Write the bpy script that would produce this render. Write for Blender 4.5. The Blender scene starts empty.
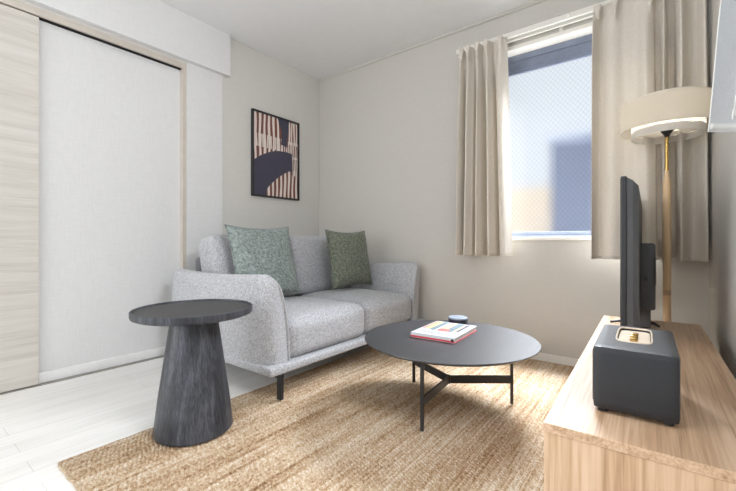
import bpy, bmesh, math, random
from mathutils import Vector, Matrix, noise
random.seed(7)
PI = math.pi
C = bpy.context.scene.collection
sc = bpy.context.scene

# ------------------------------------------------------------------ materials
def lin(c):
    return tuple(((v/255)/12.92 if v/255 <= .04045 else ((v/255+.055)/1.055)**2.4) for v in c) + (1,)

class NT:
    def __init__(s, name):
        s.m = bpy.data.materials.new(name); s.m.use_nodes = True
        s.t = s.m.node_tree; s.n = s.t.nodes; s.b = s.n['Principled BSDF']
    def add(s, typ, **kw):
        nd = s.n.new(typ)
        for k, v in kw.items():
            if k in nd.inputs: nd.inputs[k].default_value = v
            else: setattr(nd, k, v)
        return nd
    def ln(s, a, b): s.t.links.new(a, b)
    def coords(s, scale=(1,1,1), rot=(0,0,0)):
        tc = s.add('ShaderNodeTexCoord'); mp = s.add('ShaderNodeMapping')
        mp.inputs['Scale'].default_value = scale; mp.inputs['Rotation'].default_value = rot
        s.ln(tc.outputs['Object'], mp.inputs['Vector']); return mp.outputs[0]
    def noise(s, vec, scale, detail=3, rough=.55, dist=0):
        nd = s.add('ShaderNodeTexNoise'); nd.inputs['Scale'].default_value = scale
        nd.inputs['Detail'].default_value = detail; nd.inputs['Roughness'].default_value = rough
        nd.inputs['Distortion'].default_value = dist
        s.ln(vec, nd.inputs['Vector']); return nd.outputs['Fac']
    def ramp(s, fac, stops):
        r = s.add('ShaderNodeValToRGB'); el = r.color_ramp.elements
        while len(el) < len(stops): el.new(.5)
        for e, (p, c) in zip(el, stops): e.position = p; e.color = lin(c) if len(c) == 3 else c
        s.ln(fac, r.inputs[0]); return r.outputs['Color']
    def mix(s, a, b, fac, mode='MIX'):
        m = s.add('ShaderNodeMix'); m.data_type = 'RGBA'; m.blend_type = mode
        for sock, v in ((m.inputs[6], a), (m.inputs[7], b), (m.inputs[0], fac)):
            if hasattr(v, 'is_linked'): s.ln(v, sock)
            else: sock.default_value = v
        return m.outputs[2]
    def math(s, op, a, b=0.0):
        m = s.add('ShaderNodeMath'); m.operation = op
        for sock, v in ((m.inputs[0], a), (m.inputs[1], b)):
            if hasattr(v, 'is_linked'): s.ln(v, sock)
            else: sock.default_value = v
        return m.outputs[0]
    def bump(s, h, strength=.3, dist=.002):
        b = s.add('ShaderNodeBump'); b.inputs['Strength'].default_value = strength
        b.inputs['Distance'].default_value = dist
        s.ln(h, b.inputs['Height']); s.ln(b.outputs[0], s.b.inputs['Normal'])
    def base(s, c):
        if hasattr(c, 'is_linked'): s.ln(c, s.b.inputs['Base Color'])
        else: s.b.inputs['Base Color'].default_value = lin(c)
    def rough(s, r, spec=.5, metal=0):
        s.b.inputs['Roughness'].default_value = r; s.b.inputs['Specular IOR Level'].default_value = spec
        s.b.inputs['Metallic'].default_value = metal

def plain(name, c, rough=.5, spec=.5, metal=0, var=.06):
    t = NT(name); v = t.coords()
    f = t.noise(v, 14, 4)
    d = tuple(max(0, x*(1-var)) for x in c); e = tuple(min(255, x*(1+var)) for x in c)
    t.base(t.ramp(f, [(.3, d), (.7, e)])); t.rough(rough, spec, metal)
    t.bump(t.noise(v, 220, 2), .06, .001); return t.m

def wallpaper(name, c, amt=.03):
    t = NT(name)
    a = t.noise(t.coords((1, 1, .08)), 170, 3, .6); b = t.noise(t.coords((.08, .08, 1)), 170, 3, .6)
    s = t.math('ADD', t.math('MULTIPLY', a, .5), t.math('MULTIPLY', b, .5))
    t.base(t.ramp(s, [(.35, tuple(x*(1-amt) for x in c)), (.65, tuple(min(255, x*(1+amt)) for x in c))]))
    t.rough(.85, .2); t.bump(s, .25, .002); return t.m

def fabric(name, dark, light, scale=260, rough=.95, big=.25):
    t = NT(name); v = t.coords()
    f = t.noise(v, scale, 3, .7); g = t.noise(v, scale*.28, 3, .7)
    s = t.math('ADD', t.math('MULTIPLY', f, 1-big), t.math('MULTIPLY', g, big))
    t.base(t.ramp(s, [(.38, dark), (.62, light)])); t.rough(rough, .15)
    t.b.inputs['Sheen Weight'].default_value = .15
    t.bump(s, .45, .003); return t.m

def wood(name, stops, axis, rough=.45, spec=.4, scale=9, stretch=.06, bump=.12, fine=True):
    # axis: direction of the grain
    t = NT(name); sv = [1, 1, 1]; sv[axis] = stretch
    v = t.coords(tuple(sv))
    f = t.noise(v, scale, 5, .6, 1.6)
    sv2 = [1, 1, 1]; sv2[axis] = stretch*.5
    g = t.noise(t.coords(tuple(sv2)), scale*16, 3, .6)
    s = t.math('ADD', t.math('MULTIPLY', f, .60), t.math('MULTIPLY', g, .40))
    t.base(t.ramp(s, stops)); t.rough(rough, spec)
    t.bump(s, bump, .002); return t.m

M = {}
M['wall'] = wallpaper('wallpaper warm white', (198, 195, 189), .014)
M['wall_left'] = wallpaper('wallpaper white', (209, 207, 202), .014)
M['panel'] = wallpaper('wallpaper panel white', (220, 220, 220), .018)
M['ceiling'] = wallpaper('ceiling paper', (231, 231, 231), .008)
M['white'] = plain('white painted trim', (232, 229, 222), .45, .4, var=.01)
M['beige'] = plain('beige door casing', (200, 192, 182), .5, .3, var=.02)
M['slot'] = plain('dark track gap', (22, 20, 19), .7, .2)
M['palewood'] = wood('pale laminate door', [(.34, (188, 182, 173)), (.5, (204, 199, 191)), (.66, (213, 209, 203))], 1, .55, .3, 11, .05, .05)
M['oak'] = wood('oak veneer lengthwise', [(.35, (156, 122, 92)), (.45, (196, 161, 128)), (.54, (215, 184, 153)), (.66, (226, 199, 172))], 1, .42, .8, 11, .045, .2)
M['oakv'] = wood('oak veneer upright', [(.35, (156, 122, 92)), (.45, (196, 161, 128)), (.54, (215, 184, 153)), (.66, (226, 199, 172))], 2, .45, .4, 7, .06, .12)
M['oakedge'] = plain('oak edge band', (206, 174, 143), .45, .4, var=.06)
M['pine'] = wood('pale lamp wood', [(.3, (222, 186, 140)), (.7, (240, 212, 174))], 2, .45, .4, 20, .04, .05)
M['blackwood'] = wood('black stained ash upright', [(.38, (30, 32, 37)), (.5, (54, 57, 64)), (.62, (86, 90, 99))], 2, .42, .45, 16, .05, .35)
M['blacktop'] = wood('black stained ash top', [(.3, (27, 28, 32)), (.5, (37, 38, 43)), (.7, (52, 53, 59))], 1, .40, 1.0, 16, .05, .2)
M['blacktray'] = wood('black ash tray face', [(.3, (48, 47, 47)), (.7, (64, 63, 63))], 1, .5, .4, 16, .05, .15)
M['blackmetal'] = plain('black powder coated steel', (34, 34, 36), .45, .5)
M['greymetal'] = plain('window aluminium', (116, 124, 142), .45, .5, .3)
M['sofa'] = fabric('heather grey upholstery', (120, 121, 125), (215, 216, 220), 300)
M['sofadark'] = fabric('sofa back board cloth', (92, 93, 98), (130, 131, 136), 400)
M['piping'] = fabric('grey piping', (150, 151, 154), (205, 205, 208), 300)
M['teal'] = fabric('grey green tweed', (64, 76, 74), (174, 184, 180), 210, big=.35)
M['olive'] = fabric('moss green tweed', (50, 57, 49), (144, 150, 134), 210, big=.35)
M['plastic'] = plain('black plastic', (40, 41, 45), .42, .5)
M['tvback'] = plain('dark grey plastic', (88, 89, 92), .5, .45, var=.03)
M['screen'] = plain('switched off screen', (12, 12, 14), .12, .5, var=.01)
M['vinyl'] = NT('black leatherette')
_t = M['vinyl']; _v = _t.coords(); _f = _t.noise(_v, 480, 3, .7)
_t.base(_t.ramp(_f, [(.35, (26, 28, 32)), (.65, (43, 46, 52))])); _t.rough(.42, .5); _t.bump(_f, .35, .001); M['vinyl'] = _t.m
M['brass'] = plain('pale brass plate', (232, 216, 196), .35, .5, .25, .03)
M['brassrod'] = plain('brass rod', (206, 172, 104), .25, .5, .9, .03)
M['shade'] = None
M['rugedge'] = fabric('jute binding', (140, 112, 84), (212, 194, 166), 110)
M['lit_rim'] = plain('white curtain lining edge', (236, 236, 234), .9, .1, var=.01)  # white colour stands in for light caught along the grey curtain's edges
M['bookwhite'] = plain('white book cover', (206, 208, 213), .3, .5, var=.01)
M['pages'] = plain('book pages', (222, 220, 214), .8, .2, var=.02)
def flat(name, c, r=.5): M[name] = plain(name, c, r, .4, var=.02)
flat('red', (196, 62, 70)); flat('coral', (226, 110, 104)); flat('yellow', (214, 204, 138)); flat('teal ink', (96, 124, 128))
flat('sand', (204, 176, 150)); flat('navy ink', (62, 66, 90)); flat('grey ink', (112, 124, 142)); flat('black ink', (30, 30, 34))
flat('art brown', (116, 74, 60), .7); flat('art cream', (226, 214, 206), .7); flat('art navy', (68, 66, 82), .7)
flat('lid', (132, 140, 154), .35); flat('tin', (40, 43, 54), .35)

def cloth_trans(name, dark, light, w, scale=300):
    m = fabric(name, dark, light, scale)
    m.node_tree.nodes['Principled BSDF'].inputs['Sheen Weight'].default_value = 0
    nt = m.node_tree; pb = nt.nodes['Principled BSDF']; out = nt.nodes['Material Output']
    tr = nt.nodes.new('ShaderNodeBsdfTranslucent'); tr.inputs['Color'].default_value = lin(light)
    mx = nt.nodes.new('ShaderNodeMixShader'); mx.inputs[0].default_value = w
    nt.links.new(pb.outputs[0], mx.inputs[1]); nt.links.new(tr.outputs[0], mx.inputs[2]); nt.links.new(mx.outputs[0], out.inputs[0])
    return m
M['curtain'] = cloth_trans('beige curtain cloth', (216, 209, 198), (233, 227, 218), .10)
M['curtaingrey'] = cloth_trans('grey curtain cloth', (212, 216, 220), (230, 233, 236), .5)
M['shade'] = cloth_trans('cream lamp shade cloth', (242, 236, 224), (252, 247, 238), .75, 500)
M['shadein'] = cloth_trans('white lamp diffuser cloth', (244, 242, 236), (252, 250, 246), .55, 500)
M['diffuser'] = cloth_trans('lamp diffuser disc', (236, 230, 220), (244, 240, 232), .10, 500)

_t = NT('lit bulb'); _t.b.inputs['Emission Color'].default_value = (1, .90, .76, 1); _t.b.inputs['Emission Strength'].default_value = 42; M['bulb'] = _t.m
# floor boards
t = NT('white laminate boards')
v = t.coords((1, 1, 1), (0, 0, PI/2))
br = t.add('ShaderNodeTexBrick'); t.ln(v, br.inputs['Vector'])
br.offset = .37; br.inputs['Scale'].default_value = 1; br.inputs['Brick Width'].default_value = .9
br.inputs['Row Height'].default_value = .1; br.inputs['Mortar Size'].default_value = .0012; br.inputs['Mortar Smooth'].default_value = .3
br.inputs['Color1'].default_value = lin((243, 243, 242)); br.inputs['Color2'].default_value = lin((237, 237, 235)); br.inputs['Mortar'].default_value = lin((212, 209, 203))
g = t.noise(t.coords((1, .04, 1)), 60, 4, .6)
gr = t.ramp(g, [(.3, (222, 218, 211)), (.7, (255, 255, 255))])
t.base(t.mix(br.outputs['Color'], gr, .5, 'MULTIPLY')); t.rough(.33, .5); t.bump(br.outputs['Fac'], -.1, .001)
M['floor'] = t.m

# jute
t = NT('braided jute')
v = t.coords()
a = t.noise(t.coords((1, .035, 1)), 60, 4, .65)
b = t.noise(v, 95, 2, .6); c = t.noise(t.coords((.6, 2.2, 1)), 220, 3, .7)
big = t.noise(t.coords((1, .3, 1)), 5, 3, .6)
s = t.math('ADD', t.math('MULTIPLY', a, .3), t.math('MULTIPLY', b, .34))
s = t.math('ADD', s, t.math('MULTIPLY', c, .22)); s = t.math('ADD', s, t.math('MULTIPLY', big, .16))
t.base(t.ramp(s, [(.38, (110, 80, 54)), (.46, (160, 132, 102)), (.53, (190, 169, 142)), (.62, (216, 207, 194))]))
t.rough(.9, .2); t.bump(c, .5, .003); M['jute'] = t.m

# frosted wired glass: partly clear, partly scattering
def glassmat():
    m = bpy.data.materials.new('frosted wired glass'); m.use_nodes = True
    nt = m.node_tree; n = nt.nodes; n.clear()
    def N(x): return n.new(x)
    out = N('ShaderNodeOutputMaterial'); tc = N('ShaderNodeTexCoord')
    sep = N('ShaderNodeSeparateXYZ'); nt.links.new(tc.outputs['Object'], sep.inputs[0])
    def mth(op, a, b=0.):
        q = N('ShaderNodeMath'); q.operation = op
        for k, w in ((0, a), (1, b)):
            if hasattr(w, 'is_linked'): nt.links.new(w, q.inputs[k])
            else: q.inputs[k].default_value = w
        return q.outputs[0]
    lines = []
    for sg in (1, -1):
        u = mth('ADD', mth('MULTIPLY', sep.outputs['X'], 1.0*sg), mth('MULTIPLY', sep.outputs['Z'], .8))
        fr = mth('FRACT', mth('MULTIPLY', u, 1/.030))
        lines.append(mth('LESS_THAN', mth('ABSOLUTE', mth('SUBTRACT', fr, .5)), .055))
    wire = mth('MAXIMUM', lines[0], lines[1])
    trp = N('ShaderNodeBsdfTransparent'); trp.inputs[0].default_value = (.95, .97, 1, 1)
    rf = N('ShaderNodeBsdfRefraction'); rf.inputs['Roughness'].default_value = .36; rf.inputs['IOR'].default_value = 1.15
    tl = N('ShaderNodeBsdfTranslucent'); tl.inputs[0].default_value = (.93, .95, 1, 1)
    gl = N('ShaderNodeBsdfGlossy'); gl.inputs['Roughness'].default_value = .25; gl.inputs[0].default_value = (.8, .85, .95, 1)
    wi = N('ShaderNodeBsdfDiffuse'); wi.inputs[0].default_value = lin((128, 134, 150))
    m1 = N('ShaderNodeMixShader'); m1.inputs[0].default_value = .80
    nt.links.new(trp.outputs[0], m1.inputs[1]); nt.links.new(rf.outputs[0], m1.inputs[2])
    m2 = N('ShaderNodeMixShader'); m2.inputs[0].default_value = .0
    nt.links.new(m1.outputs[0], m2.inputs[1]); nt.links.new(tl.outputs[0], m2.inputs[2])
    m3 = N('ShaderNodeMixShader'); m3.inputs[0].default_value = .06
    nt.links.new(m2.outputs[0], m3.inputs[1]); nt.links.new(gl.outputs[0], m3.inputs[2])
    m4 = N('ShaderNodeMixShader'); nt.links.new(mth('MULTIPLY', wire, .32), m4.inputs[0])
    nt.links.new(m3.outputs[0], m4.inputs[1]); nt.links.new(wi.outputs[0], m4.inputs[2])
    nt.links.new(m4.outputs[0], out.inputs[0]); return m
M['glass'] = glassmat()

# ------------------------------------------------------------------ mesh helpers
def obj(name, bm, mat, parent=None, smooth=None, loc=None, rot=None):
    me = bpy.data.meshes.new(name)
    bmesh.ops.recalc_face_normals(bm, faces=bm.faces)
    bm.to_mesh(me); bm.free()
    o = bpy.data.objects.new(name, me); C.objects.link(o)
    for mm in (mat if isinstance(mat, (list, tuple)) else [mat]): me.materials.append(mm)
    if parent: o.parent = parent
    if loc: o.location = loc
    if rot: o.rotation_euler = rot
    if smooth is not None:
        for p in me.polygons: p.use_smooth = True
        try: me.set_sharp_from_angle(angle=math.radians(smooth))
        except Exception: pass
    return o

def thing(name, label, cat, loc=(0, 0, 0), rotz=0, group=None):
    o = bpy.data.objects.new(name, None); C.objects.link(o)
    o.empty_display_size = .05; o.location = loc; o.rotation_euler = (0, 0, rotz)
    o['label'] = label; o['category'] = cat
    if group: o['group'] = group
    return o
def tag(o, label, cat, group=None):
    o['label'] = label; o['category'] = cat
    if group: o['group'] = group
    return o
def struct(name, bm, mat, **k):
    o = obj(name, bm, mat, **k); o['kind'] = 'structure'; return o

def NB(): return bmesh.new()
def box(bm, x0, x1, y0, y1, z0, z1, bevel=0, seg=2, mi=0):
    r = bmesh.ops.create_cube(bm, size=1)
    vs = r['verts']
    for q in vs:
        q.co = Vector((x0+(q.co.x+.5)*(x1-x0), y0+(q.co.y+.5)*(y1-y0), z0+(q.co.z+.5)*(z1-z0)))
    fs = list({f for q in vs for f in q.link_faces})
    for f in fs: f.material_index = mi
    if bevel:
        es = list({e for q in vs for e in q.link_edges})
        r2 = bmesh.ops.bevel(bm, geom=es, offset=bevel, segments=seg, profile=.5, affect='EDGES')
        for f in r2['faces']: f.material_index = mi
    return bm
def lathe(bm, prof, seg=64, cx=0, cy=0, sx=1, sy=1):
    rings = []
    for r, z in prof:
        if r <= 1e-6: rings.append([bm.verts.new((cx, cy, z))])
        else: rings.append([bm.verts.new((cx+sx*r*math.cos(2*PI*k/seg), cy+sy*r*math.sin(2*PI*k/seg), z)) for k in range(seg)])
    for A, B in zip(rings, rings[1:]):
        for k in range(seg):
            k2 = (k+1) % seg
            if len(A) == 1 and len(B) == 1: continue
            if len(A) == 1: bm.faces.new((A[0], B[k], B[k2]))
            elif len(B) == 1: bm.faces.new((A[k], B[0], A[k2]))
            else: bm.faces.new((A[k], B[k], B[k2], A[k2]))
    return bm
def tube(bm, pts, rad, seg=8, closed=False):
    pts = [Vector(p) for p in pts]; n = len(pts); rings = []
    for i, p in enumerate(pts):
        a = pts[(i-1) % n] if (closed or i) else p; b = pts[(i+1) % n] if (closed or i < n-1) else p
        d = (b-a).normalized(); up = Vector((0, 0, 1)) if abs(d.z) < .9 else Vector((0, 1, 0))
        s = d.cross(up).normalized(); w = s.cross(d)
        r = rad[i] if isinstance(rad, (list, tuple)) else rad
        rings.append([bm.verts.new(p+r*(math.cos(2*PI*k/seg)*s+math.sin(2*PI*k/seg)*w)) for k in range(seg)])
    for i in range(n if closed else n-1):
        A = rings[i]; B = rings[(i+1) % n]
        for k in range(seg): bm.faces.new((A[k], A[(k+1) % seg], B[(k+1) % seg], B[k]))
    if not closed: bm.faces.new(rings[0]); bm.faces.new(rings[-1][::-1])
    return bm
def softbox(sx, sy, sz, r, n=14, crown=(0, 0, 0), wob=0, seed=0):
    # rounded box with bulging faces, centred
    bm = NB(); idx = {}
    def vert(i, j, k):
        key = (i, j, k)
        if key in idx: return idx[key]
        q = Vector((2*i/n-1, 2*j/n-1, 2*k/n-1)); h = Vector((sx/2, sy/2, sz/2))
        p = Vector((q.x*h.x, q.y*h.y, q.z*h.z))
        inner = Vector([max(-h[a]+r, min(h[a]-r, p[a])) for a in range(3)])
        d = p-inner
        if d.length > 1e-9: p = inner+d.normalized()*min(r, d.length) if d.length > r else inner+d
        # push onto the rounded surface
        for a in range(3):
            b, c = (a+1) % 3, (a+2) % 3
            p[a] += crown[a]*q[a]*(1-abs(q[b])**2.5)*(1-abs(q[c])**2.5)
        if wob:
            w = noise.noise_vector(Vector((p.x*5+seed, p.y*5, p.z*5)))
            p += w*wob
        idx[key] = bm.verts.new(p); return idx[key]
    for a in range(n):
        for b in range(n):
            for s in (0, n):
                bm.faces.new((vert(a, b, s), vert(a+1, b, s), vert(a+1, b+1, s), vert(a, b+1, s)))
                bm.faces.new((vert(a, s, b), vert(a+1, s, b), vert(a+1, s, b+1), vert(a, s, b+1)))
                bm.faces.new((vert(s, a, b), vert(s, a+1, b), vert(s, a+1, b+1), vert(s, a, b+1)))
    return bm
def move(bm, v=None, rot=None):
    if rot: bmesh.ops.transform(bm, matrix=rot, verts=bm.verts)
    if v: bmesh.ops.translate(bm, vec=v, verts=bm.verts)
    return bm
def RY(a): return Matrix.Rotation(a, 4, 'Y')

# ------------------------------------------------------------------ room
XL, XR, YB, YF, ZC = -2.69, .21, 2.70, -2.6, 2.40
struct('floor', box(NB(), XL-.1, XR+.1, YF-.1, YB+.1, -.05, 0), M['floor'])
struct('ceiling', box(NB(), XL-.1, XR+.1, YF-.1, YB+.1, ZC, ZC+.05), M['ceiling'])
# back wall with window hole
WX0, WX1, WZ0, WZ1 = -1.08, .08, .815, 2.12
b = NB()
box(b, XL-.1, WX0, YB, YB+.16, 0, ZC); box(b, WX1, XR+.1, YB, YB+.16, 0, ZC)
box(b, WX0, WX1, YB, YB+.16, 0, WZ0); box(b, WX0, WX1, YB, YB+.16, WZ1, ZC)
struct('wall_back', b, M['wall'])
# right wall with window hole beside the camera
RY0, RY1, RZ0, RZ1 = -1.7, 1.2, 1.10, 2.30
b = NB()
box(b, XR, XR+.12, YF, RY0, 0, ZC); box(b, XR, XR+.12, RY1, YB, 0, ZC)
box(b, XR, XR+.12, RY0, RY1, 0, RZ0); box(b, XR, XR+.12, RY0, RY1, RZ1, ZC)
struct('wall_right', b, M['wall'])
# wall behind the camera, unseen, with an opening added for fill light
b = NB()
box(b, XL-.1, -2.5, YF-.12, YF, 0, ZC); box(b, -.0, XR+.1, YF-.12, YF, 0, ZC); box(b, -2.5, 0, YF-.12, YF, 2.1, ZC)
struct('wall_rear', b, M['wall'])
# left wall: recess with the door, pier beyond
DJ = 1.335
b = NB()
box(b, XL-.12, XL, DJ+.025, YB, 0, ZC); box(b, XL-.12, XL, YF, DJ+.025, 2.06, ZC); box(b, XL-.12, XL, YF, -2.45, 0, 2.06)
struct('wall_left', b, M['wall_left'])
struct('wall_recess', box(NB(), XL-.12, XL-.035, -.9, DJ+.03, 0, 2.06), M['panel'])  # ends early, leaving an unseen opening added for the left fill lamp
b = NB(); box(b, XL-.04, XL+.004, YF, DJ+.028, 2.024, 2.064, .002)
struct('trim_1', b, M['beige'])
b = NB(); box(b, XL-.04, XL+.004, DJ, DJ+.028, 0, 2.024, .002)
struct('trim_2', b, M['beige'])
struct('trim_3', box(NB(), XL-.036, XL-.012, .5, DJ-.002, 2.018, 2.026), M['slot'])
b = NB(); box(b, XL-.02, XL+.042, YF, 1.69, 2.078, ZC, .002)
struct('trim_4', b, M['panel'])
b = NB(); box(b, XL-.02, XL+.006, DJ+.028, 1.645, 0, 2.08, .0015)
struct('trim_5', b, M['panel'])
struct('baseboard_left', box(NB(), XL-.05, XL-.028, .55, DJ, .004, .06, .002), plain('cool white skirting', (240, 240, 240), .5, .3, var=.01))
struct('trim_6', box(NB(), XL-.033, XL+.004, YF, DJ, 0, .004), plain('floor track', (150, 147, 140), .5))
b = NB(); box(b, XL-.03, XL-.004, -.4, .55, .008, 2.018, .002)
struct('door_1', b, M['palewood'])
struct('baseboard_back', box(NB(), XL, XR, YB-.012, YB, 0, .05, .003), M['white'])
struct('baseboard_right', box(NB(), XR-.01, XR, 0, YB-.012, 0, .05, .003), M['white'])
# cornice strip over the window
b = NB(); box(b, XL, XR, YB-.012, YB, ZC-.022, ZC, .004, 3)
struct('trim_7', b, M['wall'])

# window_1
w = NB()
fy0, fy1 = YB+.085, YB+.13
box(w, WX0, WX1, fy0, fy1, WZ1-.045, WZ1); box(w, WX0, WX1, fy0, fy1, WZ0, WZ0+.02)
box(w, WX0, WX0+.03, fy0, fy1, WZ0, WZ1); box(w, WX1-.03, WX1, fy0, fy1, WZ0, WZ1)
win = struct('window_1', w, M['greymetal'])
def sash(x0, x1, y):
    s = NB()
    box(s, x0, x1, y, y+.024, WZ1-.135, WZ1-.045, .003); box(s, x0, x1, y, y+.024, WZ0+.02, WZ0+.042, .002)
    box(s, x0, x0+.035, y, y+.024, WZ0+.042, WZ1-.135); box(s, x1-.035, x1, y, y+.024, WZ0+.042, WZ1-.135)
    box(s, x0, x1, y-.006, y, WZ1-.112, WZ1-.105)
    o = obj('window_sash', s, M['greymetal'], win)
    g = NB(); vs = [g.verts.new(p) for p in ((x0+.03, y+.012, WZ0+.04), (x1-.03, y+.012, WZ0+.04), (x1-.03, y+.012, WZ1-.130), (x0+.03, y+.012, WZ1-.130))]
    g.faces.new(vs); obj('window_pane', g, M['glass'], o)
sash(WX0+.03, WX1-.03, YB+.092)
f = NB()
box(f, WX0-.03, WX1+.03, YB-.012, YB+.088, WZ0-.018, WZ0+.004, .002)
box(f, WX0-.03, WX1+.03, YB-.012, YB+.088, WZ1-.004, WZ1+.022, .002)
box(f, WX0-.03, WX0+.004, YB-.012, YB+.088, WZ0, WZ1); box(f, WX1-.004, WX1+.03, YB-.012, YB+.088, WZ0, WZ1)
obj('window_casing', f, M['white'], win)

# window_2 beside the camera, out of the picture
w = NB()
box(w, XR+.05, XR+.09, RY0, RY1, RZ0, RZ0+.04); box(w, XR+.05, XR+.09, RY0, RY1, RZ1-.04, RZ1)
for yy in (RY0, (RY0+RY1)/2-.02, RY1-.04): box(w, XR+.05, XR+.09, yy, yy+.04, RZ0, RZ1)
struct('window_2', w, M['greymetal'])

# ------------------------------------------------------------------ curtains and rail
rail = thing('curtain_rail', 'white double curtain rail mounted on the wall above the window', 'curtain rail', (-.5, YB-.07, 2.19))
b = NB()
box(b, -.69, .69, -.010, .010, -.018, .018, .003); obj('front_track', b, M['white'], rail)
b = NB()
box(b, -.69, .69, .034, .05, -.026, .0, .003); obj('rear_track', b, M['white'], rail)
for x in (-.66, .0, .64):
    b = NB(); box(b, x-.01, x+.01, -.01, .068, .022, .027); box(b, x-.01, x+.01, .06, .068, -.05, .03)
    obj('bracket', b, M['white'], rail)
for x in (.055,):
    b = NB(); bmesh.ops.create_uvsphere(b, u_segments=12, v_segments=8, radius=.009); move(b, (x, -.013, .002))
    obj('runner', b, M['white'], rail, smooth=60)

def curtain(label, x0, x1, z0, z1, yc, folds, pleats, seed, fl=(0, 0), amp=1.9):
    """folds: list of (x position 0..1, depth, width) valleys/ridges; pleats: positions of pinch pleats"""
    root = thing('curtain', label, 'curtain', ((x0+x1)/2, yc, z0))
    cx = (x0+x1)/2
    nx, nz = 220, 70; b = NB(); rows = []
    H = z1-z0
    def prof(s, q):
        # s 0..1 across, q 0 bottom .. 1 top
        y = 0
        for p, d, wd in folds:
            drift = ((p-.5)*.03+fl[1]*.0+(.03 if d > .08 else 0))*(1-q)
            y += amp*d*math.exp(-abs((s-p-drift)/wd)**(4 if d > .045 else 2))
        env = min(1.05, .75+(1-q)*1.0)
        top = max(0, (q-.93)/.07)
        return min(.082, y*env*(1-.55*top))
    for j in range(nz+1):
        q = j/nz; q2 = 1-(1-q)**1.0; row = []
        for i in range(nx+1):
            s = i/nx
            x = x0+(x1-x0)*s + (.006*(1-q)*math.sin(3*s*PI+seed)) + (1-q)*(fl[0]*(1-s)+fl[1]*s)
            y = prof(s, q) + .002*math.sin(q*9+s*14+seed)
            lim = .010 if q > .93 else .010+.25*(.93-q)
            y = min(y, lim)
            # pinch at the heading
            for p in pleats:
                dq = math.exp(-((s-p)*(x1-x0)/.012)**2)
                y -= .022*dq*math.exp(-((q-.955)/.03)**2)
                y -= .012*dq*max(0, (q-.9)/.1)
            row.append(b.verts.new((x-cx, y, z0+H*q-z0)))
        rows.append(row)
    for A, B in zip(rows, rows[1:]):
        for i in range(nx): b.faces.new((A[i], A[i+1], B[i+1], B[i]))
    o = obj('drape', b, M['curtain'], root, smooth=180)
    so = o.modifiers.new('thickness', 'SOLIDIFY'); so.thickness = .003
    # hem band along the bottom, following the folds
    b = NB(); prev = None
    for i in range(0, nx+1):
        s = i/nx; x = x0+(x1-x0)*s + .006*math.sin(3*s*PI+seed) + fl[0]*(1-s)+fl[1]*s
        y = prof(s, 0) + .002*math.sin(s*14+seed)
        cur = [b.verts.new((x-cx, y-.0045, zz)) for zz in (-.002, .006)] + [b.verts.new((x-cx, y+.0035, zz)) for zz in (.006, -.002)]
        if prev:
            for k in range(4): b.faces.new((prev[k], prev[(k+1) % 4], cur[(k+1) % 4], cur[k]))
        else: b.faces.new(cur)
        prev = cur
    b.faces.new(prev[::-1])
    obj('hem', b, M['curtain'], root, smooth=40)
    for p in pleats:
        b = NB(); x = x0+(x1-x0)*p-cx
        yp = prof(p, .96)-.026
        for k in (-1, 0, 1):
            tube(b, [(x+k*.011, yp+.006-.004*(k == 0), H-.001), (x+k*.009, yp-.005, H-.03), (x+k*.004, yp-.008, H-.062), (x+k*.004, yp+.002, H-.085)], [.006, .0075, .005, .003], 8)
        obj('pinch_pleat', b, M['curtain'], root, smooth=60)
    return root
# valleys (+y is towards the wall)
curtain('gathered beige curtain hanging left of the frosted window', -1.135, -.815, .695, 2.172, YB-.095,
        [(.0, -.03, .05), (.09, .06, .034), (.2, -.035, .06), (.33, .05, .03), (.42, -.035, .045), (.515, .065, .036), (.62, -.035, .05), (.73, .05, .032), (.86, -.03, .09), (1.0, .01, .05)],
        [.04, .21, .42, .62, .9], 1.3, (-.035, .04), 1.8)
curtain('wide beige curtain right of the window behind the floor lamp', -.306, .192, .69, 2.174, YB-.095,
        [(.0, -.04, .04), (.07, .01, .05), (.2, -.018, .09), (.34, -.004, .05), (.5, -.03, .08), (.60, .10, .026), (.657, -.04, .022), (.715, .10, .030), (.80, -.035, .04), (.9, .01, .05), (.98, -.03, .04)],
        [.045, .215, .55, .66, .78], 4.1)

# grey curtain of the window beside the camera
gc = thing('window_curtain', 'pale grey curtain with lit edges painted white hanging at the right wall nearest the camera', 'curtain', (XR-.06, 1.1, 1.045))
def lead(z): return .030*min(1.6, max(0, (z-0)/.3))
def sheet(bm, pts, z0, z1, n=24):
    rows = []
    for j in range(n+1):
        z = z0+(z1-z0)*j/n
        rows.append([bm.verts.new((p[0]+lead(z)*p[2]+.004*math.sin(z*9+p[1]*20), p[1], z)) for p in pts])
    for A, B in zip(rows, rows[1:]):
        for i in range(len(pts)-1): bm.faces.new((A[i], A[i+1], B[i+1], B[i]))
OX, OY = XR-.06, 1.1
def fold(a, bpt, n=16, bulge=.02):
    r = []
    for i in range(n+1):
        s = i/n; x = a[0]+(bpt[0]-a[0])*s; y = a[1]+(bpt[1]-a[1])*s
        r.append((x-OX, y-OY+bulge*math.sin(PI*s), 1-s))
    return r
folds_plan = [fold((.088, 1.185), (.2, 1.21)), fold((.2, 1.21), (.123, 1.09), bulge=0), fold((.123, 1.09), (.2, 1.06)), fold((.2, 1.06), (.12, .99), bulge=0), fold((.12, .99), (.2, .95))]
pl = []
for fo in folds_plan: pl += fo if not pl else fo[1:]
b = NB(); sheet(b, pl, 0, 1.0)
obj('drape', b, M['curtaingrey'], gc, smooth=60)
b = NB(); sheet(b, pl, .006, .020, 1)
o = obj('hem', b, M['lit_rim'], gc, smooth=60); so = o.modifiers.new('thickness', 'SOLIDIFY'); so.thickness = .005; so.offset = 0  # hem coloured white for the light it catches
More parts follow.
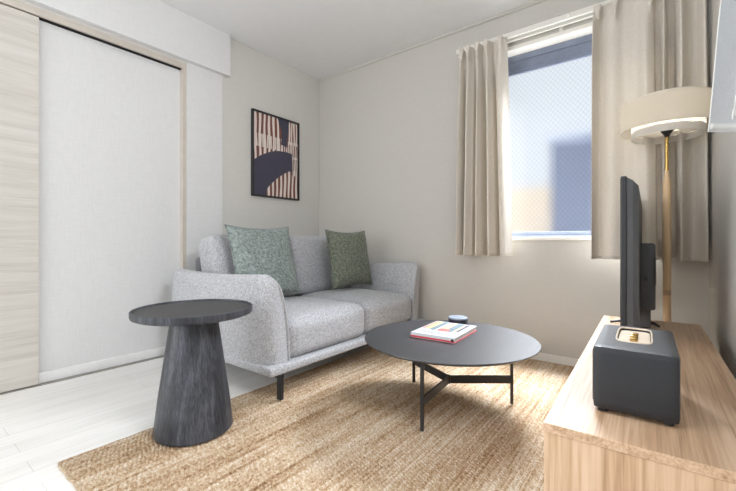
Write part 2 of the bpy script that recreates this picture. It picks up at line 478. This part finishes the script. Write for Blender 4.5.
for fo in (folds_plan[0], folds_plan[2]):
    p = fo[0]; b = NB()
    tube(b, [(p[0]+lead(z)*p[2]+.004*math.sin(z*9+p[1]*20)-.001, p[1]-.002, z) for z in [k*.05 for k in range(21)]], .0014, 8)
    obj('edge_highlight', b, M['lit_rim'], gc, smooth=60)  # white line paints the lit rim of the fold
b = NB(); box(b, -.02, .055, -.20, .14, .98, 1.0, .003); obj('rail', b, M['white'], gc)

# ------------------------------------------------------------------ rug
rx0, rx1, ry0, ry1 = -1.685, -.245, .395, 2.66
rug = thing('jute_rug', 'large braided natural jute rug on the pale floor under the round coffee table', 'rug', ((rx0+rx1)/2, (ry0+ry1)/2, 0))
nx, ny = 560, 700; px = .0165; py = .0145
me = bpy.data.meshes.new('weave')
vs = []; fs = []
W, L = rx1-rx0, ry1-ry0
for j in range(ny+1):
    y = L*j/ny
    for i in range(nx+1):
        x = W*i/nx
        r = x/px; k = math.floor(r); fx = r-k
        wob = .0012*noise.noise(Vector((x*9, y*9, 0)))
        ph = (y/py + .5*(k % 2) + .35*math.sin(k*12.9898) ) % 1
        lobe = math.sin(PI*fx)**.8*(.35+.65*math.sin(PI*ph)**.8)
        z = .0015+.0095*lobe+.0006+wob
        if i in (0, nx) or j in (0, ny): z = .001
        ex = .004*noise.noise(Vector((0, y*14, 3))) if i in (0, nx) else 0
        ey = .004*noise.noise(Vector((x*14, 0, 7))) if j in (0, ny) else 0
        vs.append((x-W/2+ex, y-L/2+ey, z))
for j in range(ny):
    for i in range(nx):
        a = j*(nx+1)+i; fs.append((a, a+1, a+nx+2, a+nx+1))
me.from_pydata(vs, [], fs); me.materials.append(M['jute'])
me.polygons.foreach_set('use_smooth', [True]*len(fs))
o = bpy.data.objects.new('weave', me); C.objects.link(o); o.parent = rug
b = NB(); pts = []
for i in range(240):
    a = i/240*4
    s = a % 1; q = [(-W/2+W*s, -L/2), (W/2, -L/2+L*s), (W/2-W*s, L/2), (-W/2, L/2-L*s)][int(a)]
    pts.append((q[0]+.002*math.sin(i*2.1), q[1]+.002*math.cos(i*1.7), .0052))
tube(b, pts, [.0048+.0005*math.sin(i*2.6) for i in range(240)], 8, True)
obj('bound_edge', b, M['rugedge'], rug, smooth=60)

# ------------------------------------------------------------------ sofa
S0 = Vector((-1.94, 1.91, 0))
sofa = thing('sofa', 'light grey fabric two-seat sofa with slim black legs against the left wall', 'sofa', S0)
def sw(bm): return move(bm, -S0)
SY0, SY1 = 1.15, 2.655
# base platform
b = box(NB(), -2.40, -1.462, SY0-.004, SY1+.004, .138, .180, .010, 3)
obj('base_frame', sw(b), M['sofa'], sofa, smooth=40)
# back board
b = box(NB(), -2.46, -2.36, SY0+.147, SY1-.147, .185, .690, .03, 4)
obj('back_frame', sw(b), M['sofadark'], sofa, smooth=40)
# arms: outer face upright, inner face sweeping out towards the top
def arm(y_out, y_in):
    sg = 1 if y_in > y_out else -1
    def yi(z):       # inner face, distance from the outer line
        q = (z-.18)/.44
        return .146-.020*q-.070*max(0, q)**3.2
    def yo(z):
        q = (z-.18)/.44
        return .004-.016*math.sin(PI*min(1, q*1.05))-.006*q
    def top(x):      # top line
        s_ = (x+2.455)/.96
        return .622-.016*math.sin(PI*min(1, s_*1.1))+.004*s_
    st = [-2.455, -2.45, -2.43] + [-2.40+.04*k for k in range(20)] + [-1.615+.115*math.sin(PI/2*k/14) for k in range(0, 15)]
    b = NB(); rings = []
    for x in st:
        t_ = max(0, (x+1.615)/.115); rd = 1-math.sqrt(max(0, 1-t_*t_))
        tb = max(0, (-2.40-x)/.055); rb = 1-math.sqrt(max(0, 1-tb*tb))
        zt_ = top(x)-.050*rd-.05*rb
        xx = x
        ring = []; ins = []
        n = 16
        for k in range(n+1):
            z = .179+(zt_-.02-.179)*k/n; q = (z-.18)/.44
            ring.append((xx, yo(z)+(.075-.03*q)*rd+.02*rb, z))
            ins.append((xx, yi(z)-.006*rd, z))
        yo_, yi_ = ring[-1][1], ins[-1][1]
        cap = []
        for k in range(1, 8):
            a = PI*k/8; cap.append((xx, (yo_+yi_)/2-(yi_-yo_)/2*math.cos(a), zt_-.02+.02*math.sin(a)))
        loop = ring+cap+ins[::-1]
        rings.append([b.verts.new((p[0]+.010*((p[2]-.18)/.44)*0, y_out+sg*p[1], p[2])) for p in loop])
    for A, B in zip(rings, rings[1:]):
        m = len(A)
        for k in range(m): b.faces.new((A[k], A[(k+1) % m], B[(k+1) % m], B[k]))
    b.faces.new(rings[0]); b.faces.new(rings[-1][::-1])
    bmesh.ops.triangulate(b, faces=[f for f in b.faces if len(f.verts) > 4])
    a_ = obj('arm', sw(b), M['sofa'], sofa, smooth=50)
    b = NB(); pts = [(-1.499, y_out+sg*(yi(z)-.004), z) for z in [.185+.375*k/20 for k in range(21)]]
    for k in range(1, 7):
        a = PI/2*k/6; pts.append((-1.499-.05*(1-math.cos(a))-.012*k/6, y_out+sg*(yi(.56+.05*math.sin(a))-.004-.004*k), .56+.062*math.sin(a)))
    tube(b, pts, .0055, 8); obj('piping', sw(b), M['piping'], a_, smooth=60)
arm(SY0, SY0+.145); arm(SY1, SY1-.145)
# seat cushions
ymid = 1.945; yi0, yi1 = SY0+.135, SY1-.135
for k, (a, c) in enumerate(((yi0, ymid), (ymid, yi1))):
    b = softbox(.70, c-a-.004, .210, .055, 18, (.014, .004, .03), .003, k*7)
    move(b, (-1.845, (a+c)/2, .280))
    o = obj('seat_cushion', sw(b), M['sofa'], sofa, smooth=180)
    b = softbox(.19, c-a-.004, .46, .045, 20, (.03, .0, .006), .004, 20+k*5)
    move(b, None, RY(math.radians(-15))); move(b, (-2.258, (a+c)/2-.012, .598))
    obj('back_cushion', sw(b), M['sofa'], sofa, smooth=180)
for x in (-1.478, -2.34):
    for y in (SY0+.066, SY1-.066):
        b = NB(); box(b, x-.016, x+.016, y-.009, y+.009,   .0138 if x > -2 else 0, .120, .002)
        box(b, x-.03, x+.016, y-.012, y+.012, .118, .1395, .002)
        obj('leg', sw(b), M['blackmetal'], sofa)

# ------------------------------------------------------------------ throw pillows
def pillow(label, mat, size, thick, loc, rx, rz, lean, seed):
    root = thing('throw_pillow', label, 'cushion', loc, rz)
    b = NB(); n = 34; half = size/2; grid = {}
    mt = Matrix.Rotation(lean, 4, 'Y') @ Matrix.Rotation(rx, 4, 'X')
    def edge(u, v_):
        k = .10
        X = half*u*(1-k*(1-v_*v_)*abs(u)); Z = half*v_*(1-k*(1-u*u)*abs(v_))
        return X, Z
    for side in (1, -1):
        for i in range(n+1):
            for j in range(n+1):
                u, v_ = 2*i/n-1, 2*j/n-1
                if side == -1 and (i in (0, n) or j in (0, n)):
                    grid[(side, i, j)] = grid[(1, i, j)]; continue
                X, Z = edge(u, v_)
                tt = thick/2*((1-u**2)*(1-v_**2))**.42
                tt *= 1+.14*noise.noise(Vector((X*9+seed, Z*9, side*2)))
                tt += .006*math.sin(18*(u+v_)+seed)*(1-u*u)*(1-v_*v_)*(.5-.5*v_)
                grid[(side, i, j)] = b.verts.new(mt @ Vector((side*tt, X, Z+half)))
        for i in range(n):
            for j in range(n):
                b.faces.new([grid[(side, *q)] for q in ((i, j), (i+1, j), (i+1, j+1), (i, j+1))])
    obj('cover', b, mat, root, smooth=180)
    b = NB(); pts = []
    for q in range(4):
        for i in range(24):
            s = 2*i/24-1
            u, v_ = [(s, -1), (1, s), (-s, 1), (-1, -s)][q]
            X, Z = edge(u, v_); pts.append(mt @ Vector((0, X, Z+half)))
    tube(b, pts, .0042, 8, True); obj('piping', b, mat, root, smooth=60)
    return root
pillow('larger grey green tweed cushion propped nearest the near arm of the sofa', M['teal'], .475, .155, (-1.957, 1.537, .438), 0, -.062, -.297, 1)
pillow('darker moss green tweed cushion in the far corner of the sofa', M['olive'], .45, .155, (-1.895, 2.285, .436), 0, -.05, -.19, 5)

# ------------------------------------------------------------------ side table
st = thing('side_table', 'round charcoal side table with a tapered drum base standing left of the sofa', 'side table', (-1.537, .813, .0135))
zt = .495
lathe_prof = [(0, 0), (.148, 0), (.151, .004), (.1505, .02), (.136, .14), (.119, .26), (.104, .37), (.090, zt-.03), (.088, zt-.024), (0, zt-.024)]
obj('drum_base', lathe(NB(), lathe_prof, 96), M['blackwood'], st, smooth=35)
R_ = .232
o = obj('table_top', lathe(NB(), [(0, zt-.024), (R_-.014, zt-.024), (R_-.003, zt-.019), (R_, zt-.012), (R_, zt+.006), (R_-.002, zt+.008), (R_-.007, zt+.008), (R_-.009, zt+.0005), (0, zt+.0005)], 128), M['blackwood'], st, smooth=35)
obj('tray_inlay', lathe(NB(), [(0, zt), (R_-.0095, zt), (R_-.0095, zt+.0012), (0, zt+.0012)], 128), M['blacktray'], st, smooth=35)

# ------------------------------------------------------------------ coffee table
CT = Vector((-.797, 1.672, .0135)); hct = .3185
ct = thing('coffee_table', 'low round black coffee table on three slim metal legs in the middle of the rug', 'coffee table', CT)
R_ = .402
obj('table_top', lathe(NB(), [(0, hct-.013), (R_-.014, hct-.013), (R_-.002, hct-.006), (R_, hct-.003), (R_-.001, hct), (0, hct)], 160), M['blacktop'], ct, smooth=35)
legs = [(-85, .305), (37, .30), (153, .31)]
for ang, rr in legs:
    a = math.radians(ang); b = NB()
    box(b, -.006, .006, -.007, .007, 0, hct-.014, .0015)
    move(b, None, Matrix.Rotation(a, 4, 'Z')); move(b, (rr*math.cos(a), rr*math.sin(a), 0))
    obj('leg', b, M['blackmetal'], ct)
for ang, rr in legs:
    a = math.radians(ang); b = NB()
    box(b, .004, rr-.006, -.0045, .0045, .100, .137, .001)
    move(b, None, Matrix.Rotation(a, 4, 'Z')); obj('cross_bar', b, M['blackmetal'], ct)
b = NB(); lathe(b, [(0, .099), (.009, .099), (.009, .138), (0, .138)], 20); obj('hub', b, M['blackmetal'], ct, smooth=40)
b = NB()
lathe(b, [(0, hct-.022), (.06, hct-.022), (.06, hct-.0135), (0, hct-.0135)], 32)
obj('fixing_plate', b, M['blackmetal'], ct, smooth=40)

# book
ztop = CT.z+hct
p_l, p_f, p_r = Vector((-.947, 1.574)), Vector((-.723, 1.569)), Vector((-.742, 1.886))
bw, bl = .222, .30
book = thing('book', 'white art book with coloured stripes and a red dot lying on the coffee table', 'book', (-.842, 1.724, ztop+.001), math.radians(3))
b = NB(); box(b, -bw/2, bw/2, -bl/2, bl/2, .0215, .024, .0008); obj('front_cover', b, M['bookwhite'], book)
fc = book.children[0]
b = NB(); box(b, -bw/2, bw/2, -bl/2, bl/2, 0, .0025, .0008); obj('back_cover', b, M['red'], book)
b = NB(); box(b, -bw/2+.004, bw/2-.005, -bl/2+.003, bl/2-.005, .0025, .0215); obj('page_block', b, M['pages'], book)
b = NB(); box(b, -bw/2, bw/2, -bl/2-.0012, -bl/2+.002, .0, .024, .0006); sp = obj('spine', b, M['bookwhite'], book)
b = NB(); box(b, -bw/2+.001, bw/2-.001, -bl/2-.0018, -bl/2-.001, .002, .0105); obj('spine_band', b, M['red'], sp)
b = NB(); box(b, bw/2-.018, bw/2-.006, -bl/2-.0022, -bl/2-.0012, .006, .018); obj('spine_mark', b, M['black ink'], sp)
def decal(bm, pts, z, mi=0):
    f = bm.faces.new([bm.verts.new((x, y, z)) for x, y in pts]); f.material_index = mi
inks = ['yellow', 'teal ink', 'sand', 'bookwhite', 'coral', 'grey ink', 'navy ink']
b = NB(); order = [4, 0, 0, 5, 1, 3, 2, 0, 5, 1, 2, 6]
x = -bw/2+.008; wds = [.010, .017, .010, .012, .014, .012, .026, .010, .018, .016, .014, .014]
for k, (w_, c_) in enumerate(zip(wds, order)):
    y0 = -.045+.03*math.sin(k*1.3)*.4
    decal(b, [(x, y0), (x+w_, y0), (x+w_, bl/2-.01), (x, bl/2-.01)], .0243, c_); x += w_+.001
obj('cover_stripes', b, [M[i] for i in inks], fc)
b = NB(); decal(b, [(.005+.030*math.cos(2*PI*k/28), -.03+.030*math.sin(2*PI*k/28)) for k in range(28)], .0246)
obj('cover_dot', b, M['coral'], fc)
b = NB()   # cover lettering: illegible small strokes in the photograph
x = -.075
for k in range(9):
    hh = .030; y0 = -.115
    decal(b, [(x, y0), (x+.004, y0), (x+.004, y0+hh), (x, y0+hh)], .0244)
    if k % 2 == 0: decal(b, [(x+.0022, y0+hh-.006), (x+.011, y0+hh-.006), (x+.011, y0+hh), (x+.0022, y0+hh)], .0244)
    if k % 3 != 1: decal(b, [(x+.0022, y0), (x+.011, y0), (x+.011, y0+.006), (x+.0022, y0+.006)], .0244)
    if k % 3 == 1: decal(b, [(x+.0022, y0+.010), (x+.010, y0+.010), (x+.010, y0+.0125), (x+.0022, y0+.0125)], .0244)
    x += .0165
obj('cover_lettering', b, M['grey ink'], fc)

# round tin
tin = thing('round_tin', 'small round dark tin with a pale grey lid behind the book on the coffee table', 'tin', (-.872, 1.944, ztop+.001))
obj('body', lathe(NB(), [(0, 0), (.049, 0), (.051, .003), (.052, .034), (.050, .036), (0, .036)], 48), M['tin'], tin, smooth=35)
obj('lid', lathe(NB(), [(0, .036), (.051, .036), (.053, .038), (.053, .043), (.051, .045), (0, .046)], 48), M['lid'], tin, smooth=35)

# ------------------------------------------------------------------ sideboard
SBL, SBD, SBH = 1.43, .375, .41
sb = thing('sideboard', 'low oak television sideboard along the right wall in the foreground', 'sideboard', (-.194, .856, 0), math.radians(1.25))
obj('top_board', box(NB(), 0, SBD, 0, SBL, SBH-.019, SBH, .0012), M['oak'], sb)
for y0 in (0.0015, SBL-.0205):
    obj('side_panel', box(NB(), .002, SBD-.002, y0, y0+.019, .0, SBH-.0195, .001), M['oakv'], sb)
obj('back_panel', box(NB(), SBD-.012, SBD-.004, .021, SBL-.021, .05, SBH-.02), M['oakv'], sb)
obj('bottom_board', box(NB(), .02, SBD-.012, .021, SBL-.021, .05, .068), M['oak'], sb)
obj('plinth', box(NB(), .03, .045, .021, SBL-.021, 0, .05), M['oakv'], sb)
dw = (SBL-.042)/3
for k in range(3):
    y0 = .021+dw*k
    d = obj('door', box(NB(), .002, .019, y0+.0015, y0+dw-.0015, .07, SBH-.024, .001), M['oak'], sb)
    obj('handle', box(NB(), -.006, .002, y0+dw*.35, y0+dw*.65, SBH-.040, SBH-.030, .0015), M['blackmetal'], d)

# speaker
def on_sb(x, y, z=0):
    a = math.radians(1.25); return (-.194+x*math.cos(a)-y*math.sin(a), .856+x*math.sin(a)+y*math.cos(a), SBH+z)
spk = thing('speaker', 'dark leatherette box speaker with a recessed control panel on the sideboard', 'speaker', on_sb(.078, .124, 0), math.radians(1.25))
SX, SYL, SH = .154, .285, .148
bm = softbox(SX, SYL, SH-.008, .008, 16); move(bm, (SX/2, SYL/2, (SH-.008)/2+.008))
cab = obj('cabinet', bm, M['vinyl'], spk, smooth=40)
# cut the recess
cut = NB(); box(cut, .040, .108, .075, .245, SH-.012, SH+.03)
es = [e for e in cut.edges if abs(e.verts[0].co.z-e.verts[1].co.z) > .01]
bmesh.ops.bevel(cut, geom=es, offset=.02, segments=6, affect='EDGES', profile=.5)
cme = bpy.data.meshes.new('cut'); cut.to_mesh(cme); cut.free(); cob = bpy.data.objects.new('cut', cme); C.objects.link(cob); cob.parent = spk
bo = cab.modifiers.new('recess', 'BOOLEAN'); bo.operation = 'DIFFERENCE'; bo.object = cob; bo.solver = 'EXACT'
dg = bpy.context.evaluated_depsgraph_get(); dg.update()
nm = bpy.data.meshes.new_from_object(cab.evaluated_get(dg)); cab.modifiers.clear(); cab.data = nm
bpy.data.objects.remove(cob)
pb = box(NB(), .043, .105, .078, .242, SH-.0115, SH-.005)
es = [e for e in pb.edges if abs(e.verts[0].co.z-e.verts[1].co.z) > .002]
bmesh.ops.bevel(pb, geom=es, offset=.017, segments=6, affect='EDGES', profile=.5)
pan = obj('control_panel', pb, M['brass'], spk)
pr = NB(); rim = []
for k in range(48):
    a = 2*PI*k/48; q = 6
    ca, sa = math.cos(a), math.sin(a)
    rim.append((  .074+.0345*abs(ca)**(2/q)*(1 if ca > 0 else -1), .160+.0855*abs(sa)**(2/q)*(1 if sa > 0 else -1), SH+.0005))
tube(pr, rim, .0022, 6, True); obj('recess_rim', pr, M['brass'], spk, smooth=60)
for (x, y, r, h) in ((.074, .108, .008, .010), (.074, .135, .008, .010), (.074, .162, .008, .010)):
    obj('knob', lathe(NB(), [(0, SH-.005), (r, SH-.005), (r, SH-.005+h-.001), (r-.0015, SH-.005+h), (0, SH-.005+h)], 24, x, y), M['brassrod'], spk, smooth=40)
b = NB(); box(b, .066, .082, .185, .212, SH-.005, SH-.004, .001); obj('switch', b, M['plastic'], spk)
for (x, y) in ((.018, .02), (SX-.018, .02), (.018, SYL-.02), (SX-.018, SYL-.02)):
    obj('foot', lathe(NB(), [(0, 0), (.009, 0), (.010, .0085), (0, .0085)], 20, x, y), M['plastic'], spk, smooth=40)
b = NB(); box(b, -.0012, .002, .014, SYL-.014, .02, SH-.012, .0015); obj('grille', b, M['plastic'], spk)

# television
tv = thing('television', 'flat television seen edge-on behind the speaker on the sideboard', 'television', on_sb(.110, 1.225, 0), math.radians(1.0))
TL, TZ0, TZ1 = .93, .055, .612    # length along y, bottom, top above the sideboard
b = box(NB(), -.006, .012, -TL/2, TL/2, TZ0, TZ1, .003); fr = obj('bezel', b, M['plastic'], tv)
obj('screen', box(NB(), -.0075, -.0055, -TL/2+.009, TL/2-.009, TZ0+.016, TZ1-.009), M['screen'], fr)
b = NB()    # back shell, bevelled towards the rear
pr_ = [(.012, TL/2-.004, TZ0+.004, TZ1-.004), (.030, TL/2-.008, TZ0+.010, TZ1-.016), (.046, TL/2-.02, TZ0+.02, TZ1-.035)]
rings = []
for (x, hy_, z0, z1) in pr_: rings.append([b.verts.new((x, sy_*hy_, zz)) for sy_, zz in ((-1, z0), (1, z0), (1, z1), (-1, z1))])
for A, B in zip(rings, rings[1:]):
    for k in range(4): b.faces.new((A[k], A[(k+1) % 4], B[(k+1) % 4], B[k]))
b.faces.new(rings[-1]); b.faces.new(rings[0][::-1])
obj('back_shell', b, M['tvback'], tv)
b = box(NB(), .040, .098, -.10, .30, TZ0+.035, .372, .010, 3); hs = obj('rear_housing', b, M['tvback'], tv, smooth=40)
b = NB()
for k in range(7): box(b, .0975, .0995, -.12+.05*k, -.10+.05*k, .20, .31)
obj('vent', b, M['plastic'], hs)
obj('port', box(NB(), .056, .070, -.1012, -.099, .215, .23), M['screen'], hs)
b = box(NB(), .030, .082, -.045, .045, .008, TZ0+.05, .004); obj('stand_neck', b, M['tvback'], tv)
for x0_, x1_ in ((.035, -.070), (.075, .112)):
    b = NB(); tube(b, [(x0_, .0, .022), ((x0_+x1_)/2, .01, .018), (x1_, .02, .005)], [.007, .007, .005], 8)
    obj('stand_foot', b, M['plastic'], tv, smooth=50)

# ------------------------------------------------------------------ floor lamp
fl = thing('floor_lamp', 'wooden floor lamp with a cream double drum shade in the corner behind the television', 'floor lamp', (.032, 2.44, 0))
obj('base', lathe(NB(), [(0, 0), (.13, 0), (.13, .014), (.125, .018), (.02, .022), (0, .022)], 64), M['blackmetal'], fl, smooth=35)
b = NB(); tube(b, [(0, 0, .02), (0, 0, .4), (0, 0, .9), (0, 0, 1.075), (0, 0, 1.15)], [.0155, .0165, .017, .017, .008], 24); obj('wooden_pole', b, M['pine'], fl, smooth=60)
b = NB(); tube(b, [(0, 0, .52), (0, 0, .545)], [.0168, .0169], 24); obj('pole_joint', b, M['oakedge'], fl, smooth=60)
b = NB(); tube(b, [(0, 0, 1.148), (0, 0, 1.32)], .0075, 16); obj('brass_rod', b, M['brassrod'], fl, smooth=60)
obj('shade_holder', lathe(NB(), [(0, 1.318), (.009, 1.318), (.012, 1.328), (.026, 1.346), (.026, 1.351), (0, 1.351)], 24), M['blackmetal'], fl, smooth=35)
def drum(r, z0, z1, th=.003):
    b = lathe(NB(), [(r, z0), (r+.0015, (z0+z1)/2), (r, z1)], 96)
    for z in (z0, z1): tube(b, [(r*math.cos(2*PI*k/72), r*math.sin(2*PI*k/72), z) for k in range(72)], .0022, 6, True)
    return b
obj('outer_shade', drum(.198, 1.356, 1.488), M['shade'], fl, smooth=40)
ob_ = lathe(NB(), [(0, 1.480), (.146, 1.480)], 96)
ish = obj('inner_shade', drum(.148, 1.320, 1.512), M['shadein'], fl, smooth=40)
obj('diffuser', lathe(NB(), [(.028, 1.353), (.146, 1.353)], 96), M['diffuser'], ish, smooth=40)
for k in range(3):
    b = NB(); a = 2*PI*k/3+.4; tube(b, [(.15*math.cos(a), .15*math.sin(a), 1.475), (.197*math.cos(a), .197*math.sin(a), 1.475)], .002, 6)
    obj('shade_arm', b, M['brassrod'], fl)
obj('top_light_stop', ob_, M['shadein'], ish, smooth=40)  # unseen disc added to keep the bulb's light off the curtain
bulb = NB(); bmesh.ops.create_uvsphere(bulb, u_segments=20, v_segments=14, radius=.03); move(bulb, (0, 0, 1.408)); obj('bulb', bulb, M['bulb'], fl, smooth=60)
b = NB(); tube(b, [(0, 0, 1.356), (0, 0, 1.385)], .012, 12); obj('socket', b, M['white'], fl, smooth=50)

# ------------------------------------------------------------------ framed picture on the left wall
PY0, PY1, PZ0, PZ1 = 1.905, 2.418, 1.172, 1.893
pic = thing('framed_picture', 'black framed abstract print of brown stripes and navy shapes above the sofa', 'picture', (XL+.001, (PY0+PY1)/2, (PZ0+PZ1)/2))
hw, hh = (PY1-PY0)/2, (PZ1-PZ0)/2
b = NB(); fw = .013
box(b, 0, .026, -hw, -hw+fw, -hh, hh); box(b, 0, .026, hw-fw, hw, -hh, hh); box(b, 0, .026, -hw+fw, hw-fw, -hh, -hh+fw); box(b, 0, .026, -hw+fw, hw-fw, hh-fw, hh)
obj('frame', b, M['blackmetal'], pic)
obj('backing', box(NB(), .002, .012, -hw+fw, hw-fw, -hh+fw, hh-fw), M['art brown'], pic)
def P2(u, v_): return (-hw+fw+(2*hw-2*fw)*u, hh-fw-(2*hh-2*fw)*v_)
def poly(bm, pts, x):
    bm.faces.new([bm.verts.new((x, *P2(u, v_))) for u, v_ in pts])
def stripe(bm, u, w_, v0, v1, x, ph, slope=0):
    n = 10; L_ = []; R2 = []
    for k in range(n+1):
        v_ = v0+(v1-v0)*k/n; c = u+slope*(v_-v0)+.006*math.sin(v_*14+ph); ww = w_*(1+.15*math.sin(v_*9+ph*2))
        L_.append((c-ww/2, v_)); R2.append((c+ww/2, v_))
    poly(bm, [(max(0, min(1, a)), q) for a, q in L_+R2[::-1]], x)
b = NB()
for k in range(6): stripe(b, .04+.098*k, .048, 0, .57, .0125, k, .01)       # upper left
for k in range(5): stripe(b, .80+.095*k*.6, .034, 0, .30, .0125, k*2)        # upper right
for k in range(14): stripe(b, .025+.045*k, .026, .25, .41, .0128, k*1.7)     # dense band
for k in range(9): stripe(b, .64+.045*k, .024, .26, .48, .0128, k*1.1)
for k in range(8): stripe(b, .33+.092*k, .046, .63, 1.0, .0125, k*.8, -.02)   # lower right
for k in range(3): stripe(b, .88+.055*k, .028, .45, .70, .0125, k)
obj('print_stripes', b, M['art cream'], pic)
b = NB()
arc = [(0, .59), (.02, .58), (.14, .52), (.27, .474), (.40, .437), (.52, .416), (.70, .405), (.86, .412), (.875, .52), (.877, .635), (.77, .655), (.665, .695), (.54, .752), (.42, .823), (.345, .868), (.30, .905), (.275, .95), (.268, 1.0), (0, 1.0)]
poly(b, arc, .0136)
poly(b, [(.52, 0), (.79, 0), (.775, .12), (.745, .24), (.74, .345), (.60, .325), (.62, .165)], .0136)
obj('print_shapes', b, M['art navy'], pic)

# ------------------------------------------------------------------ outside
nh = thing('neighbouring_house', 'blurred grey blue house wall seen through the frosted glass', 'house', (.75, 5.6, 0))
obj('wall', box(NB(), -1.85, 2.0, 0, 1.9, -1, 2.05), plain('blue grey siding', (62, 68, 84), .8, .2, var=.08), nh)
obj('parapet', box(NB(), -1.87, 2.02, -.02, .1, 2.05, 2.12), M['greymetal'], nh)
nh2 = thing('garden_wall', 'blurred warm beige wall low behind the frosted glass at left', 'wall', (-3.2, 7.6, 0))
obj('masonry', box(NB(), -2, 2.2, 0, .3, -1, 1.75), plain('beige render', (222, 204, 180), .8, .2), nh2)
struct('ground', box(NB(), -8, 6, YB+.2, 12, -1.05, -1.0), plain('concrete yard', (150, 150, 152), .9, .1))

# ------------------------------------------------------------------ light
W_ = bpy.data.worlds.new('World'); sc.world = W_; W_.use_nodes = True
bg = W_.node_tree.nodes['Background']; bg.inputs[0].default_value = (.86, .93, 1, 1); bg.inputs[1].default_value = .85
def area(name, loc, target, sx, sy, power, col):
    l = bpy.data.lights.new(name, 'AREA'); l.shape = 'RECTANGLE'; l.size = sx; l.size_y = sy; l.energy = power; l.color = col
    o = bpy.data.objects.new(name, l); C.objects.link(o); o.location = loc
    d = Vector(target)-Vector(loc); o.rotation_euler = d.to_track_quat('-Z', 'Y').to_euler(); return o
# bright sky above the neighbouring roof, shining down through the frosted window
area('sky_light_back', (-.45, 3.75, 3.15), (-.85, .6, .8), 2.2, 1.2, 4900, (.92, .96, 1))
# daylight through the window in the right wall beside the camera
area('sky_light_right', (.50, .70, 1.78), (-2.1, .85, .2), .6, .5, 27, (.95, .97, 1))
# fill lamp added in the unseen opening behind the camera
area('rear_fill_light', (-1.25, YF-.3, 1.3), (-1.25, 2.0, 1.3), 2.4, 1.9, 22, (.97, .985, 1))
# unseen fill lamp added at left rear to brighten the right wall
area('left_fill_light', (-3.0, -1.7, 1.2), (.2, 2.2, 1.0), 1.4, 1.8, 58, (1, .985, .97))
pl_ = bpy.data.lights.new('ceiling_fill_light', 'POINT'); pl_.energy = 6; pl_.shadow_soft_size = .25; pl_.color = (1, .985, .97)  # unseen fill lamp added under the ceiling to brighten the room
po = bpy.data.objects.new('ceiling_fill_light', pl_); C.objects.link(po); po.location = (-1.1, .35, 2.1)

# ------------------------------------------------------------------ camera
cam = bpy.data.cameras.new('Camera'); co = bpy.data.objects.new('Camera', cam); C.objects.link(co)
co.location = (0, 0, .79); co.rotation_euler = (PI/2, 0, math.atan(291/379))
cam.sensor_width = 36; cam.lens = 379/736*36; cam.shift_y = -4/736; cam.clip_start = .02
sc.camera = co
sc.view_settings.view_transform = 'Standard'; sc.view_settings.look = 'None'; sc.view_settings.gamma = 1
sc.view_settings.use_curve_mapping = False; sc.view_settings.exposure = 0.15
cy = sc.cycles
cy.use_denoising = True
cy.max_bounces = 10; cy.diffuse_bounces = 6; cy.transparent_max_bounces = 12
cy.sample_clamp_indirect = 4
